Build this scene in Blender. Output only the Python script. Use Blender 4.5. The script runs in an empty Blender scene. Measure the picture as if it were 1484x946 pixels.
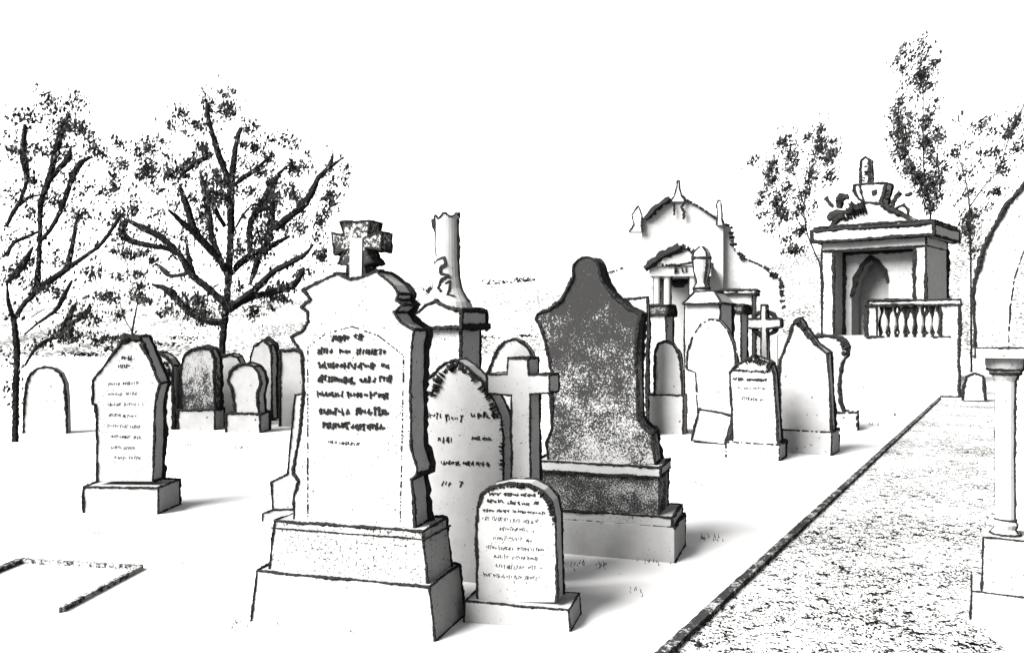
import bpy, math, random
from mathutils import Vector
random.seed(7)
C = bpy.context.scene.collection
S = bpy.context.scene
R = math.radians
# ------------------------------------------------------------------ camera numbers (1484 px wide picture)
F, CX, CY, EYE = 1285.0, 742.0, 473.0, 1.6
def at(px, py, Y): return Vector(((px-CX)/F*Y, Y, EYE-(py-CY)/F*Y))
def depth(base_py): return EYE*F/(base_py-CY)

# ------------------------------------------------------------------ materials
def new_mat(name):
    m = bpy.data.materials.new(name); m.use_nodes = True
    nt = m.node_tree; b = nt.nodes['Principled BSDF']
    b.inputs['Roughness'].default_value = 1.0
    b.inputs['Specular IOR Level'].default_value = 0.0
    return m, nt, b
def N(nt, t, **k):
    n = nt.nodes.new(t)
    for a, v in k.items():
        if a in n.inputs: n.inputs[a].default_value = v
        else: setattr(n, a, v)
    return n
def ramp(nt, src, p0, p1, c0, c1):
    r = nt.nodes.new('ShaderNodeValToRGB')
    r.color_ramp.elements[0].position = p0; r.color_ramp.elements[1].position = p1
    g = lambda c: (c, c, c, 1) if not isinstance(c, tuple) else c
    r.color_ramp.elements[0].color = g(c0); r.color_ramp.elements[1].color = g(c1)
    nt.links.new(src, r.inputs[0]); return r.outputs[0]
def math_n(nt, op, a, b):
    n = nt.nodes.new('ShaderNodeMath'); n.operation = op
    for i, v in enumerate((a, b)):
        if isinstance(v, (int, float)): n.inputs[i].default_value = v
        else: nt.links.new(v, n.inputs[i])
    return n.outputs[0]
def mul(nt, a, b):
    n = nt.nodes.new('ShaderNodeMix'); n.data_type = 'RGBA'; n.blend_type = 'MULTIPLY'
    n.inputs[0].default_value = 1
    nt.links.new(a, n.inputs[6]); nt.links.new(b, n.inputs[7]); return n.outputs[2]
def noise(nt, co, scale, detail=3, rough=.6, stretch=None):
    if stretch:
        mp = nt.nodes.new('ShaderNodeMapping'); mp.inputs['Scale'].default_value = stretch
        nt.links.new(co, mp.inputs[0]); co = mp.outputs[0]
    n = N(nt, 'ShaderNodeTexNoise', Scale=scale, Detail=detail, Roughness=rough)
    nt.links.new(co, n.inputs['Vector']); return n.outputs['Fac']

STONE = .108
def stone_mat(name, base=STONE, speck=.66, speck_scale=55, patch=None):
    m, nt, b = new_mat(name)
    co = nt.nodes.new('ShaderNodeTexCoord').outputs['Object']
    c = ramp(nt, noise(nt, co, 6, 5), .3, .7, base*.9, base*1.1)
    f = noise(nt, co, speck_scale, 2, .7)
    big = noise(nt, co, 2.3, 3, .6)
    s = math_n(nt, 'ADD', f, math_n(nt, 'MULTIPLY', math_n(nt, 'SUBTRACT', big, .5), .35))
    c = mul(nt, c, ramp(nt, s, speck, speck+.04, 1.0, .12))
    nt.links.new(c, b.inputs['Base Color'])
    bp = N(nt, 'ShaderNodeBump', Strength=.35, Distance=.004)
    nt.links.new(noise(nt, co, 90, 4), bp.inputs['Height']); nt.links.new(bp.outputs[0], b.inputs['Normal'])
    return m
def granite_mat(name, lo, hi, zscale, zoff, scale=75, blot=.75):
    """black weathered granite: inky at the top, worn paler lower down"""
    m, nt, b = new_mat(name)
    tc = nt.nodes.new('ShaderNodeTexCoord').outputs['Object']
    sx = nt.nodes.new('ShaderNodeSeparateXYZ'); nt.links.new(tc, sx.inputs[0])
    z = math_n(nt, 'MULTIPLY', math_n(nt, 'SUBTRACT', sx.outputs[2], zoff), zscale)
    f = noise(nt, tc, scale, 3, .75)
    g = noise(nt, tc, 5.5, 4, .65)
    t = math_n(nt, 'ADD', f, math_n(nt, 'MULTIPLY', math_n(nt, 'SUBTRACT', g, .5), blot))
    t = math_n(nt, 'SUBTRACT', t, z)
    nt.links.new(ramp(nt, t, lo, hi, .009, STONE), b.inputs['Base Color'])
    return m
def flat_mat(name, v):
    m, nt, b = new_mat(name)
    co = nt.nodes.new('ShaderNodeTexCoord').outputs['Object']
    nt.links.new(ramp(nt, noise(nt, co, 40, 3), .35, .7, v*.7, v*1.5), b.inputs['Base Color'])
    return m
INK = flat_mat('ink_line_and_shade', .0055)  # black ink outlines, drawn wider where they paint in shade
BARK = flat_mat('black_bark', .0045)
LEAF = flat_mat('dark_leaf', .0065)
LEAF_PALE = flat_mat('greyer_leaf', .03)
STN = stone_mat('pale_stone')
STN_SPK = stone_mat('speckled_pale_stone', speck=.575, speck_scale=60)
STN_FAR = stone_mat('pale_stone_far', speck=.68, speck_scale=18)
STAIN = granite_mat('soot_stained_stone', .56, .63, .0, 0, 60)
GRAN = granite_mat('dark_granite', .49, .545, .17, .84, 95, .5)
GRAN_L = granite_mat('dark_granite_plinth', .53, .58, .0, 0, 100, .5)
GRAN_S = granite_mat('dark_arched_granite', .50, .60, -.25, .55, 45)
DOOR_SHADE = flat_mat('doorway_shade', .008)  # near-black colour standing in for the shade inside a door opening

def ground_mat(name, base, lo, hi, sc1, sc2, dark, st=None, wid=.35, det=2, ro=.7):
    m, nt, b = new_mat(name)
    co = nt.nodes.new('ShaderNodeTexCoord').outputs['Object']
    f = noise(nt, co, sc1, det, ro, st); g = noise(nt, co, sc2, 3, .6, st)
    t = math_n(nt, 'ADD', f, math_n(nt, 'MULTIPLY', math_n(nt, 'SUBTRACT', g, .5), wid))
    c = ramp(nt, t, lo, hi, base, dark)
    c = mul(nt, c, ramp(nt, noise(nt, co, .6, 4), .3, .7, .93, 1.0))
    nt.links.new(c, b.inputs['Base Color']); return m
GROUND = ground_mat('pale_dry_grass', .215, .74, .79, 14, .5, .05)
def path_mat():
    """pale trodden gravel: fine dark grit all over, with clumps of darker stones"""
    m, nt, b = new_mat('speckled_gravel')
    co = nt.nodes.new('ShaderNodeTexCoord').outputs['Object']
    big = noise(nt, co, 1.1, 2, .5)
    sh = math_n(nt, 'MULTIPLY', math_n(nt, 'SUBTRACT', big, .5), .35)
    f = math_n(nt, 'ADD', noise(nt, co, 75, 2, .7, (1, .55, 1)), sh)
    mid = math_n(nt, 'ADD', noise(nt, co, 15, 3, .75, (.75, .8, 1)), math_n(nt, 'MULTIPLY', math_n(nt, 'SUBTRACT', f, .5), .6))
    c = mul(nt, ramp(nt, f, .53, .575, 1.0, .045), ramp(nt, mid, .54, .57, 1.0, .045))
    base = ramp(nt, noise(nt, co, 3, 3), .3, .7, .15, .19)
    nt.links.new(mul(nt, base, c), b.inputs['Base Color']); return m
PATH = path_mat()
HILL = ground_mat('stippled_hillside', .2, .495, .545, 5.5, .22, .03, (1, .6, 1.0), .5)

# ------------------------------------------------------------------ mesh builder
class MB:
    def __init__(s, mats): s.v = []; s.f = []; s.m = []; s.mats = mats
    def face(s, idx, mi=0): s.f.append(idx); s.m.append(mi)
    def add(s, vs): k = len(s.v); s.v.extend([tuple(v) for v in vs]); return k
    def build(s, name, parent=None, smooth=False):
        me = bpy.data.meshes.new(name); me.from_pydata(s.v, [], s.f)
        for m in s.mats: me.materials.append(m)
        me.polygons.foreach_set('material_index', s.m)
        if smooth: me.polygons.foreach_set('use_smooth', [True]*len(s.f))
        me.update()
        o = bpy.data.objects.new(name, me); C.objects.link(o)
        if parent: o.parent = parent
        return o
    def box(s, x0, x1, y0, y1, z0, z1, mi=0):
        k = s.add([(x, y, z) for z in (z0, z1) for y in (y0, y1) for x in (x0, x1)])
        for q in ((0,2,3,1),(4,5,7,6),(0,1,5,4),(2,6,7,3),(0,4,6,2),(1,3,7,5)): s.face([k+i for i in q], mi)
    def tube(s, pts, rad, mi=1, sides=5, rough=.28, step=None, dry=0.0, cap=True, loose=True):
        """an uneven hand-drawn line along pts; rad: number or list (m)"""
        pts = [Vector(p) for p in pts]
        rr = rad if isinstance(rad, (list, tuple)) else [rad]*len(pts)
        st = step or max(1e-4, min(rr)*1.3, max(rr)*.8)
        P, Q = [], []
        for i in range(len(pts)-1):
            L = (pts[i+1]-pts[i]).length; n = max(1, int(L/st))
            for j in range(n):
                t = j/n; P.append(pts[i].lerp(pts[i+1], t)); Q.append(rr[i]*(1-t)+rr[i+1]*t)
        P.append(pts[-1]); Q.append(rr[-1])
        runs, cur = [], []
        for p, q in zip(P, Q):
            if dry and random.random() < dry:
                if len(cur) > 1: runs.append(cur)
                cur = []
            else: cur.append((p, q))
        if len(cur) > 1: runs.append(cur)
        for run in runs:
            up = None; rings = []; wl = 1.0; wx = Vector((0, 0, 0))
            for i, (p, q) in enumerate(run):
                a = run[max(0, i-1)][0]; b = run[min(len(run)-1, i+1)][0]
                d = b-a
                if d.length < 1e-7: d = Vector((0, 0, 1))
                d.normalize()
                if up is None: up = d.orthogonal().normalized()
                else:
                    up = up-d*up.dot(d)
                    up = up.normalized() if up.length > 1e-6 else d.orthogonal().normalized()
                w = d.cross(up)
                if loose:
                    wl = min(1.45, max(.65, wl+random.uniform(-.16, .16)+.06*(1-wl))); q *= wl*1.1
                    wx = wx*.85+up*random.uniform(-.16, .16)*q+w*random.uniform(-.16, .16)*q; p = p+wx
                ring = []
                for k in range(sides):
                    an = k/sides*2*math.pi
                    r_ = q*(1+random.uniform(-rough, rough))
                    ring.append(p+up*math.cos(an)*r_+w*math.sin(an)*r_)
                rings.append(s.add(ring))
            for a, b in zip(rings, rings[1:]):
                for k in range(sides):
                    s.face([a+k, a+(k+1) % sides, b+(k+1) % sides, b+k], mi)
            if cap:
                s.face([rings[0]+k for k in range(sides)][::-1], mi); s.face([rings[-1]+k for k in range(sides)], mi)
    def slab(s, prof, y0, y1, wf=.01, wb=.01, wc=.008, bottom=False, wob=.0, smooth=False, mi=0, dry=0, lines=True, skipl=()):
        """prof: open outline (x,z) bottom-left, over the top, to bottom-right; pushed from y0 (front) to y1"""
        pts = [Vector((x, z)) for x, z in prof]
        if smooth: pts = catmull(pts)
        corners = [i for i in range(len(pts)) if i in (0, len(pts)-1) or
                   (pts[i]-pts[i-1]).angle(pts[i+1]-pts[i], 0) > .5]
        a = s.add([(p.x, y0, p.y) for p in pts]); b = s.add([(p.x, y1, p.y) for p in pts]); n = len(pts)
        s.face([a+i for i in range(n)][::-1], mi); s.face([b+i for i in range(n)], mi)
        for i in range(n):
            j = (i+1) % n; s.face([a+i, a+j, b+j, b+i], mi)
        if not lines: return
        def line(y, w):
            if not w: return
            q = [(p.x, y, p.y) for p in pts]
            if bottom: q = q+[q[0]]
            s.tube(q, w, dry=dry)
        line(y0, wf); line(y1, wb)
        if wc:
            for i in corners:
                if i not in skipl: s.tube([(pts[i].x, y0, pts[i].y), (pts[i].x, y1, pts[i].y)], wc, dry=dry)
    def lathe(s, prof, cx, cy, n=20, mi=0, sq=1.0, rot=0):
        rings = []
        for r, z in prof:
            rings.append(s.add([(cx+math.cos(k/n*2*math.pi+rot)*r, cy+math.sin(k/n*2*math.pi+rot)*r*sq, z) for k in range(n)]))
        for a, b in zip(rings, rings[1:]):
            for k in range(n): s.face([a+k, a+(k+1) % n, b+(k+1) % n, b+k], mi)
        s.face([rings[0]+k for k in range(n)][::-1], mi); s.face([rings[-1]+k for k in range(n)], mi)
    def lathe_lines(s, prof, cx, cy, w, angs=(0, 180), rings=(), mi=1):
        for a in angs:
            ca, sa = math.cos(R(a)), math.sin(R(a))
            s.tube([(cx+ca*r, cy+sa*r, z) for r, z in prof], w, mi)
        for i in rings:
            r, z = prof[i]
            s.tube([(cx+math.cos(k/24*2*math.pi)*r, cy+math.sin(k/24*2*math.pi)*r, z) for k in range(25)], w, mi)
    def scribble(s, x0, x1, z, h, y, r, words=.72, mi=1):
        """a line of worn, illegible carved writing on a face at depth y"""
        x = x0
        while x < x1:
            L = random.uniform(1.8, 5.5)*h; e = min(x+L, x1); q = x
            zz = z+random.uniform(-.22, .22)*h
            while q < e:                                  # letters: short crowded strokes
                a = random.uniform(.2, .72)*h; tl = random.uniform(-.25, .35)*h
                s.tube([(q, y, zz-a), (q+tl, y, zz+a*random.uniform(.4, 1))], [r*random.uniform(.6, 1.2), r*random.uniform(.5, 1.1)], mi, sides=4, rough=.35)
                if random.random() < .75:
                    b = zz+random.uniform(-.4, .4)*h
                    s.tube([(q-.05*h, y, b), (q+random.uniform(.3, .6)*h, y, b+random.uniform(-.25, .25)*h)], [r*random.uniform(.6, 1.3), r*random.uniform(.4, 1)], mi, sides=4, rough=.35)
                q += random.uniform(.3, .75)*h
            x = e+h*random.uniform(.4, 1.4)
    def flecks(s, c, rx, ry, n, slant, dy, size, mi=0, lean=None):
        """small leaves gathered in a loose clump round c (world-sized, local coordinates)"""
        ca, sa = math.cos(R(slant)), math.sin(R(slant))
        for _ in range(n):
            u, v = random.gauss(0, .45)*rx, random.gauss(0, .45)*ry
            p = Vector((c[0]+u*ca-v*sa, c[1]+random.gauss(0, .5)*dy, c[2]+u*sa+v*ca))
            L = size*random.uniform(.5, 1.6); w = L*random.uniform(.3, .6)
            th = R((lean if lean is not None else slant+90)+random.gauss(0, 28)); yaw = random.uniform(-.9, .9)
            d = Vector((math.cos(th)*math.cos(yaw), math.cos(th)*math.sin(yaw), math.sin(th)))
            e = Vector((-math.sin(th)*math.cos(yaw), -math.sin(th)*math.sin(yaw), math.cos(th)))
            nn = d.cross(e)*(w*.35)
            k = s.add([p-d*L, p+e*w+nn, p+d*L, p-e*w-nn]); s.face([k, k+1, k+2, k+3], mi)

def catmull(p, k=5):
    out = []
    for i in range(len(p)-1):
        a = p[max(i-1, 0)]; b = p[i]; c = p[i+1]; d = p[min(i+2, len(p)-1)]
        for j in range(k):
            t = j/k
            out.append(.5*((2*b)+(c-a)*t+(2*a-5*b+4*c-d)*t*t+(3*b-a-3*c+d)*t**3))
    out.append(p[-1]); return out

def tag(o, label=None, cat=None, group=None, kind=None):
    if label: o['label'] = label
    if cat: o['category'] = cat
    if group: o['group'] = group
    if kind: o['kind'] = kind
    return o

class Thing:
    """an Empty standing on the ground at pixel (pcx, base_py); P() turns a pixel into a point of its front plane"""
    def __init__(s, name, label, cat, pcx, base_py, yaw=0, group=None, z=0, Y=None):
        s.Y = Y or depth(base_py); s.s = F/s.Y
        s.loc = at(pcx, base_py, s.Y); s.loc.z = z
        s.yaw = R(yaw)
        e = bpy.data.objects.new(name, None); C.objects.link(e)
        e.location = s.loc; e.rotation_euler = (0, 0, s.yaw); e.empty_display_size = .2
        s.o = tag(e, label, cat, group)
    def P(s, px, py, d=0.0):
        c, n = math.cos(s.yaw), math.sin(s.yaw)
        ax, ay = c, n                       # local x axis
        nx, ny = -n, c                      # local y axis (into the picture)
        ox, oy = s.loc.x+nx*d, s.loc.y+ny*d
        k = (px-CX)/F                       # X = k*Y
        # ox+ax*t = k*(oy+ay*t)
        t = (k*oy-ox)/(ax-k*ay)
        Y = oy+ay*t
        return t, EYE-(py-CY)/F*Y-s.loc.z
    def prof(s, pts, d=0.0, sh=0): return [s.P(x, y, d) for x, y in pts]
    def w(s, px): return px/2/s.s           # a line px wide in the picture, as a radius
    def X(s, px, d=0.0): return s.P(px, CY, d)[0]
    def Z(s, px, py, d=0.0): return s.P(px, py, d)[1]
    def block(s, name, px0, px1, py_top, py_bot, d0, d1, mat=None, wf=4, wb=4, wc=4, taper=0, parent=None, bottom=False, pyc=None, dry=0, mb=None, **k):
        """a squared block whose top is level: px0..px1 wide at its front, py_top at its centre"""
        c = (px0+px1)/2; z1 = s.Z(c, py_top, d0); z0 = max(0, s.Z(c, py_bot, d0)) if py_bot is not None else 0
        x0, x1 = s.X(px0, d0), s.X(px1, d0); t = taper/s.s
        b = mb or MB([mat or STN, INK])
        b.slab([(x0-t, z0), (x0, z1), (x1, z1), (x1+t, z0)], d0, d1, s.w(wf), s.w(wb), s.w(wc), bottom=bottom, dry=dry, skipl=(0,) if not bottom else ())
        return b if mb else b.build(name, parent or s.o)
    def plate(s, name, pts, d0, d1, mat=None, wf=4, wb=4, wc=3, smooth=False, text=(), panel=(), strokes=(), parent=None, bottom=False, dry=0):
        b = MB([mat or STN, INK])
        b.slab(s.prof(pts, d0), d0, d1, s.w(wf), s.w(wb), s.w(wc), smooth=smooth, bottom=bottom, dry=dry)
        for (a, e, py, h, r) in text:
            xa, xe = s.X(a, d0), s.X(e, d0); b.scribble(xa, xe, s.Z((a+e)/2, py, d0), h/s.s, d0-.001, s.w(r))
        for (pl, wd, dr) in panel:
            b.tube([(x, d0, z) for x, z in s.prof(pl, d0)], s.w(wd), dry=dr)
        for (pl, wd, dr) in strokes:
            ps = s.prof(pl, d0); ws = wd if isinstance(wd, (list, tuple)) else [wd]*len(ps)
            b.tube([(x, d0, z) for x, z in ps], [s.w(q) for q in ws], dry=dr*1.3, rough=.5, step=s.w(2.4) if dr else None)
        return b.build(name, parent or s.o)

# ------------------------------------------------------------------ ground, path, hill
def sheet(name, pts, mat, z):
    b = MB([mat]); k = b.add([(x, y, z) for x, y in pts]); b.face([k+i for i in range(len(pts))])
    return tag(b.build(name), kind='structure')
sheet('ground', [(-600, -60), (600, -60), (600, 900), (-600, 900)], GROUND, 0)
A, B = at(980, 925, depth(925)), at(1360, 578, depth(578))
dv = (B-A).normalized(); A2 = A-dv*4.2; wv = 1.62
edge = []
for i in range(160):
    p = A2.lerp(B, i/159); edge.append((p.x+wv+random.uniform(-.09, .09)+.05*math.sin(i*.7), p.y))
sheet('path', [(A2.x, A2.y)]+edge+[(B.x, B.y)], PATH, .004)
def bar_box(name, a, b_, wd, h, mat, kind=None, rough=True, n=90):
    a = Vector((a[0], a[1], 0)); b_ = Vector((b_[0], b_[1], 0)); d = (b_-a).normalized(); s_ = Vector((-d.y, d.x, 0))*wd/2
    mb = MB([mat]); rg = []
    for i in range(n+1):
        p = a.lerp(b_, i/n); j = lambda: random.uniform(-.05, .05)*wd
        q = [p-s_*(1+random.uniform(-.09, .09)), p+s_*(1+random.uniform(-.09, .09))]
        rg.append(mb.add([q[0], (q[0].x, q[0].y, h+j()), (q[1].x, q[1].y, h+j()), q[1]]))
    for u, v in zip(rg, rg[1:]):
        for k in range(3): mb.face([u+k, v+k, v+k+1, u+k+1])
    mb.face([rg[0]+k for k in range(4)]); mb.face([rg[-1]+k for k in range(4)][::-1])
    return mb
KERB = granite_mat('sooty_kerb_stone', .55, .66, 0, 0, 45)
tag(bar_box('kerb', (A2.x+.04, A2.y), (B.x+.03, B.y), .058, .035, KERB, n=420).build('kerb'), kind='structure')

KERB_P = granite_mat('worn_kerb_stone', .44, .54, 0, 0, 45)
def ridge(px):
    K = [(-900, 446), (0, 440), (150, 436), (300, 430), (500, 424), (690, 413), (790, 406), (900, 398), (1010, 385), (1120, 366), (1200, 350), (1290, 332), (1400, 318), (1484, 312), (2400, 300)]
    for (a, b), (c, d) in zip(K, K[1:]):
        if px <= c: return b+(d-b)*max(0, px-a)/(c-a)
    return K[-1][1]
hb = MB([HILL]); rows = []
YS = [46, 50, 55, 60, 66, 72, 80, 90, 110, 150]
for i, Y in enumerate(YS):
    row = []
    for j in range(90):
        px = -900+j*37
        H = EYE+(CY-ridge(px))/F*90
        t = (Y-46)/(90-46); h = H*(math.sin(min(t, 1)*math.pi/2)**1.1) if t < 1 else H*(1-.5*(t-1))
        p = at(px, 0, Y); row.append((p.x, Y, h*(1+.04*math.sin(px*.021+Y*.1)*min(t, 1))-.05*(i == 0)))
    rows.append(hb.add(row))
for u, v in zip(rows, rows[1:]):
    for j in range(89): hb.face([u+j, u+j+1, v+j+1, v+j])
tag(hb.build('hill', smooth=True), kind='structure')

# ------------------------------------------------------------------ 1. the tall cross-topped monument in front
G_FRONT = 'headstones in the near row'
G_LEFT = 'small headstones in the far left row'
G_RIGHT = 'headstones in the right hand cluster'
t = Thing('monument', 'tall pale scroll-shouldered monument crowned with a cross, on a stepped base in front', 'monument', 496, 914, -17)
t.block('base', 372, 622, 838, None, 0, .44, wf=4, wb=5, wc=4, taper=9)
b = t.block('plinth', 398, 612, 762, 838, .05, .39, mb=MB([STN_SPK, INK]), taper=9, wf=4, wb=6, wc=4)
x0, x1 = t.X(393, .05), t.X(616, .05); z = t.Z(505, 773, .05)
b.tube([(x0, .05, z), (x1, .05, z), (x1+.01, .39, z)], t.w(3))
b.build('plinth', t.o)
die = [(426, 762), (426, 719), (433, 697), (425, 687), (436, 615), (440, 562), (438, 516), (430, 500), (421, 488), (438, 480), (447, 466), (446, 452), (436, 445),
       (450, 433), (439, 419), (462, 408), (488, 396), (507, 404), (521, 403), (545, 393), (552, 399), (568, 412), (577, 425), (574, 435), (583, 441), (571, 452),
       (581, 467), (600, 478), (597, 500), (595, 560), (596, 650), (605, 678), (604, 687), (596, 694), (600, 720), (602, 765)]
rows_ = [(482, 526, 489, 9, 5), (462, 560, 508, 9, 4), (464, 566, 528, 9, 4.2), (462, 566, 549, 10, 5), (461, 563, 570, 9, 4.4), (465, 561, 594, 10, 4.6), (468, 562, 617, 10, 4.4), (476, 520, 641, 5, 1.4)]
t.plate('headstone', die, .12, .31, STN, wf=4.5, wb=11, wc=6, text=rows_,  # wide back ink line paints the shaded right side darker
        panel=[([(446, 752), (446, 503), (471, 484), (510, 473), (548, 486), (585, 515), (580, 755)], 2.2, .25)])
cross = [(503, 404), (503, 384), (490, 382), (493, 374), (503, 361), (484, 368), (481, 337), (498, 342), (498, 337), (493, 321), (537, 320), (533, 336), (534, 342), (553, 336), (552, 362), (530, 359),
         (534, 372), (541, 380), (528, 383), (530, 404)]
cb = t.plate('cross_finial', cross, .155, .285, STAIN, wf=4, wb=5, wc=3)
shaft = MB([STN, INK]); shaft.slab(t.prof([(507, 402), (507, 345), (525, 345), (524, 402)], .15), .148, .2, 0, 0, 0); shaft.build('cross_shaft', t.o)

# ------------------------------------------------------------------ stepped stone half hidden behind it
t = Thing('headstone', 'narrow stepped pillar stone half hidden behind the left edge of the cross-topped monument', 'headstone', 410, 756, -6, G_FRONT)
t.plate('base', [(380, 756), (381, 744), (396, 738), (450, 738), (452, 756)], 0, .25, wf=3, wb=0, wc=0)
t.plate('pillar', [(396, 738), (393, 698), (417, 687), (421, 640), (428, 572), (460, 568), (462, 738)], .03, .2, wf=3, wb=0, wc=0)

# ------------------------------------------------------------------ broken column monument
t = Thing('column_monument', 'white broken column wound with ivy, standing on a capped square pedestal', 'monument', 640, 767, -24)
t.block('pedestal', 614, 668, 476, None, .06, .40, wf=4, wb=4, wc=0)
t.plate('cap', [(607, 474), (593, 457), (607, 452), (617, 442), (631, 437), (645, 445), (668, 450), (668, 474)], 0, .46, wf=5, wb=9, wc=8, bottom=True)
b = MB([STN, INK]); s = t.s; d = .22
cxl = t.X(648, d); pr = []
for hw, py in [(46, 452), (40, 438), (32, 428), (26, 418), (22.5, 402), (21, 380), (20.5, 350), (20, 330), (20, 318)]:
    pr.append((hw/s*.9, t.Z(648, py, d)))
b.lathe(pr, cxl, d, 26)
k = len(b.v)-26
for i in range(26):                          # the broken, slanting top
    v = b.v[k+i]; b.v[k+i] = (v[0], v[1], v[2]+.02+.05*math.sin(i*1.3)*.4+(v[0]-cxl)*.12)
b.tube([b.v[k+i % 26] for i in range(27)], t.w(3.2))
b.lathe_lines(pr[1:], cxl, d, t.w(3.5), angs=(172,)); b.lathe_lines(pr[1:], cxl, d, t.w(6), angs=(0,))  # right-hand ink line drawn thicker to paint the column's shaded side
rr = pr[5][0]
def on(a, py, r=None):
    z = t.Z(648, py, d); r0 = rr
    for (ra, za), (rb, zb) in zip(pr, pr[1:]):
        if za <= z <= zb: r0 = ra+(rb-ra)*(z-za)/(zb-za)
    return (cxl+math.cos(R(a))*r0, d+math.sin(R(a))*r0, z)
b.tube([on(215, 318), on(222, 330), on(228, 338), on(228, 355), on(240, 372)], [t.w(q) for q in (10, 9, 4, 3, 2.5)])
b.build('column', t.o, smooth=False)
b = MB([LEAF]); 
b.tube([on(196, 378), on(225, 382), on(250, 377), on(285, 374), on(290, 384), on(268, 390), on(270, 398), on(300, 400), on(308, 404)], [t.w(q) for q in (4, 4, 5, 8, 6, 8, 4, 5, 5)], 0)
b.tube([on(305, 400), on(280, 406), on(265, 418), on(280, 424)], t.w(4), 0)
b.tube([on(290, 412), on(310, 408), on(305, 420), on(298, 428), on(318, 430)], t.w(3.5), 0)
b.flecks(on(228, 420), 6/s, 8/s, 60, 0, .04, 2/s); b.flecks(on(205, 424), 8/s, 8/s, 60, 0, .04, 2.2/s)
b.build('ivy', t.o)

# ------------------------------------------------------------------ gothic tablet behind the small arch
t = Thing('headstone', 'pale pointed gothic headstone with ink-shaded shoulders between the tall monument and the stone cross', 'headstone', 668, 842, -20, G_FRONT)
t.plate('tablet', [(606, 842), (606, 562), (612, 556), (627, 544), (644, 527), (660, 521), (675, 531), (698, 553), (708, 567), (718, 584), (726, 604), (729, 633), (730, 690), (732, 846)], 0, .16, STN,
        wf=4, wb=6, wc=3, text=[(620, 668, 603, 8, 2.4), (684, 722, 602, 8, 2.6), (635, 660, 637, 8, 2.2), (684, 712, 634, 6, 2), (640, 708, 671, 6, 2.4), (640, 670, 702, 10, 2.4)],
        strokes=[([(628, 574), (633, 554), (645, 538), (660, 529), (676, 537)], [9, 10, 8, 7, 5], .12), ([(676, 535), (694, 556), (708, 575), (722, 604)], [5, 9, 9, 8], .3), ([(610, 566), (626, 570)], 9, .2),  # ink strokes paint the hood moulding's shading and the dark right edge
                 ([(700, 598), (722, 602)], 7, .3), ([(727, 610), (727, 680)], 6, .35)])

# ------------------------------------------------------------------ rounded stone behind, latin cross, small arched stone
t = Thing('headstone', 'round-topped pale headstone seen just behind the top of the plain stone cross', 'headstone', 742, 730, -14, G_FRONT)
t.plate('tablet', [(706, 730), (706, 545), (711, 528), (720, 507), (731, 495), (746, 491), (759, 498), (768, 510), (773, 522), (774, 730)], 0, .14, wf=4, wb=3, wc=0)
t = Thing('stone_cross', 'plain pale latin cross rising behind the small arched headstone', 'cross', 757, 868, -24)
t.plate('cross', [(741, 868), (741, 573), (706, 570), (706, 542), (735, 542), (736, 519), (766, 519), (766, 543), (796, 543), (796, 569), (768, 571), (769, 868)], 0, .15, wf=3.5, wb=4, wc=4)
t = Thing('headstone', 'small arched headstone close in front, lettered all over, on a low plain base', 'headstone', 752, 908, -15, G_FRONT)
t.block('base', 674, 824, 877, None, 0, .3, wf=3, wb=3, wc=3, taper=2)
t.plate('tablet', [(692, 872), (691, 760), (692, 735), (697, 716), (710, 705), (735, 700), (768, 701), (787, 711), (800, 727), (805, 750), (808, 872)], .06, .21, STN, wf=4.5, wb=5, wc=0,
        text=[(710, 775, 716, 5, 2.4), (706, 780, 727, 5, 2.2), (700, 790, 741, 4, 1.6)]+[(699+random.randint(0, 26), 792-random.randint(0, 26), 753+i*13.5, 5.5, 1.0) for i in range(7)],
        strokes=[([(694, 735), (700, 716), (714, 707), (740, 703), (768, 704), (785, 714), (797, 730), (803, 755)], [3, 4, 5, 5, 6, 8, 8, 4], .05)])

# ------------------------------------------------------------------ dark granite monument
t = Thing('monument', 'dark granite monument with a round knob on top, ogee shoulders and a white stepped base', 'monument', 866, 806, -19)
t.block('base', 752, 977, 757, None, 0, .52, wf=0, wb=4, wc=4)
x0, x1 = t.X(752), t.X(977)
t.block('step', 757, 974, 742, 757, .03, .49, wf=3.5, wb=4, wc=4, bottom=True)
t.block('plinth', 776, 955, 686, 742, .07, .45, GRAN_L, wf=2.5, wb=4, wc=3)
t.block('moulding', 776, 957, 672, 686, .05, .47, wf=3.5, wb=4, wc=4, bottom=True)
dm = [(795, 672), (792, 642), (800, 620), (798, 567), (799, 543), (795, 520), (790, 496), (783, 472), (776, 462), (779, 455), (796, 449), (813, 435), (823, 418), (831, 401), (830, 392), (832, 384), (837, 377), (844, 373), (851, 372), (858, 374), (864, 379), (867, 386), (868, 394), (871, 404), (876, 413), (892, 432), (909, 445), (928, 455), (924, 470), (922, 503), (922, 554), (924, 607), (930, 619), (944, 630), (948, 655), (950, 672)]
t.plate('headstone', dm, .13, .36, GRAN, wf=5, wb=6, wc=4)

# ------------------------------------------------------------------ gabled stone at left
t = Thing('headstone', 'tall gabled headstone on a block base, faint ruled lettering, alone at the left', 'headstone', 176, 744, -4, G_FRONT)
t.block('base', 121, 229, 706, None, 0, .42, wf=3.5, wb=4, wc=4)
t.plate('tablet', [(141, 697), (140, 586), (135, 585), (135, 551), (173, 500), (180, 488), (202, 487), (208, 500), (231, 555), (225, 582), (222, 697)], .1, .28, STN, wf=3.8, wb=6, wc=4,
        text=[(176, 192, 519, 7, 1.8), (172, 188, 529, 5, 1.4)]+[(158+random.randint(-2, 8), 210-random.randint(0, 16), 555+i*15.5, 4.5, .8) for i in range(8)],
        strokes=[([(176, 492), (190, 489), (204, 491)], [9, 13, 8], 0), ([(206, 497), (213, 512)], [7, 6], 0)])

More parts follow.
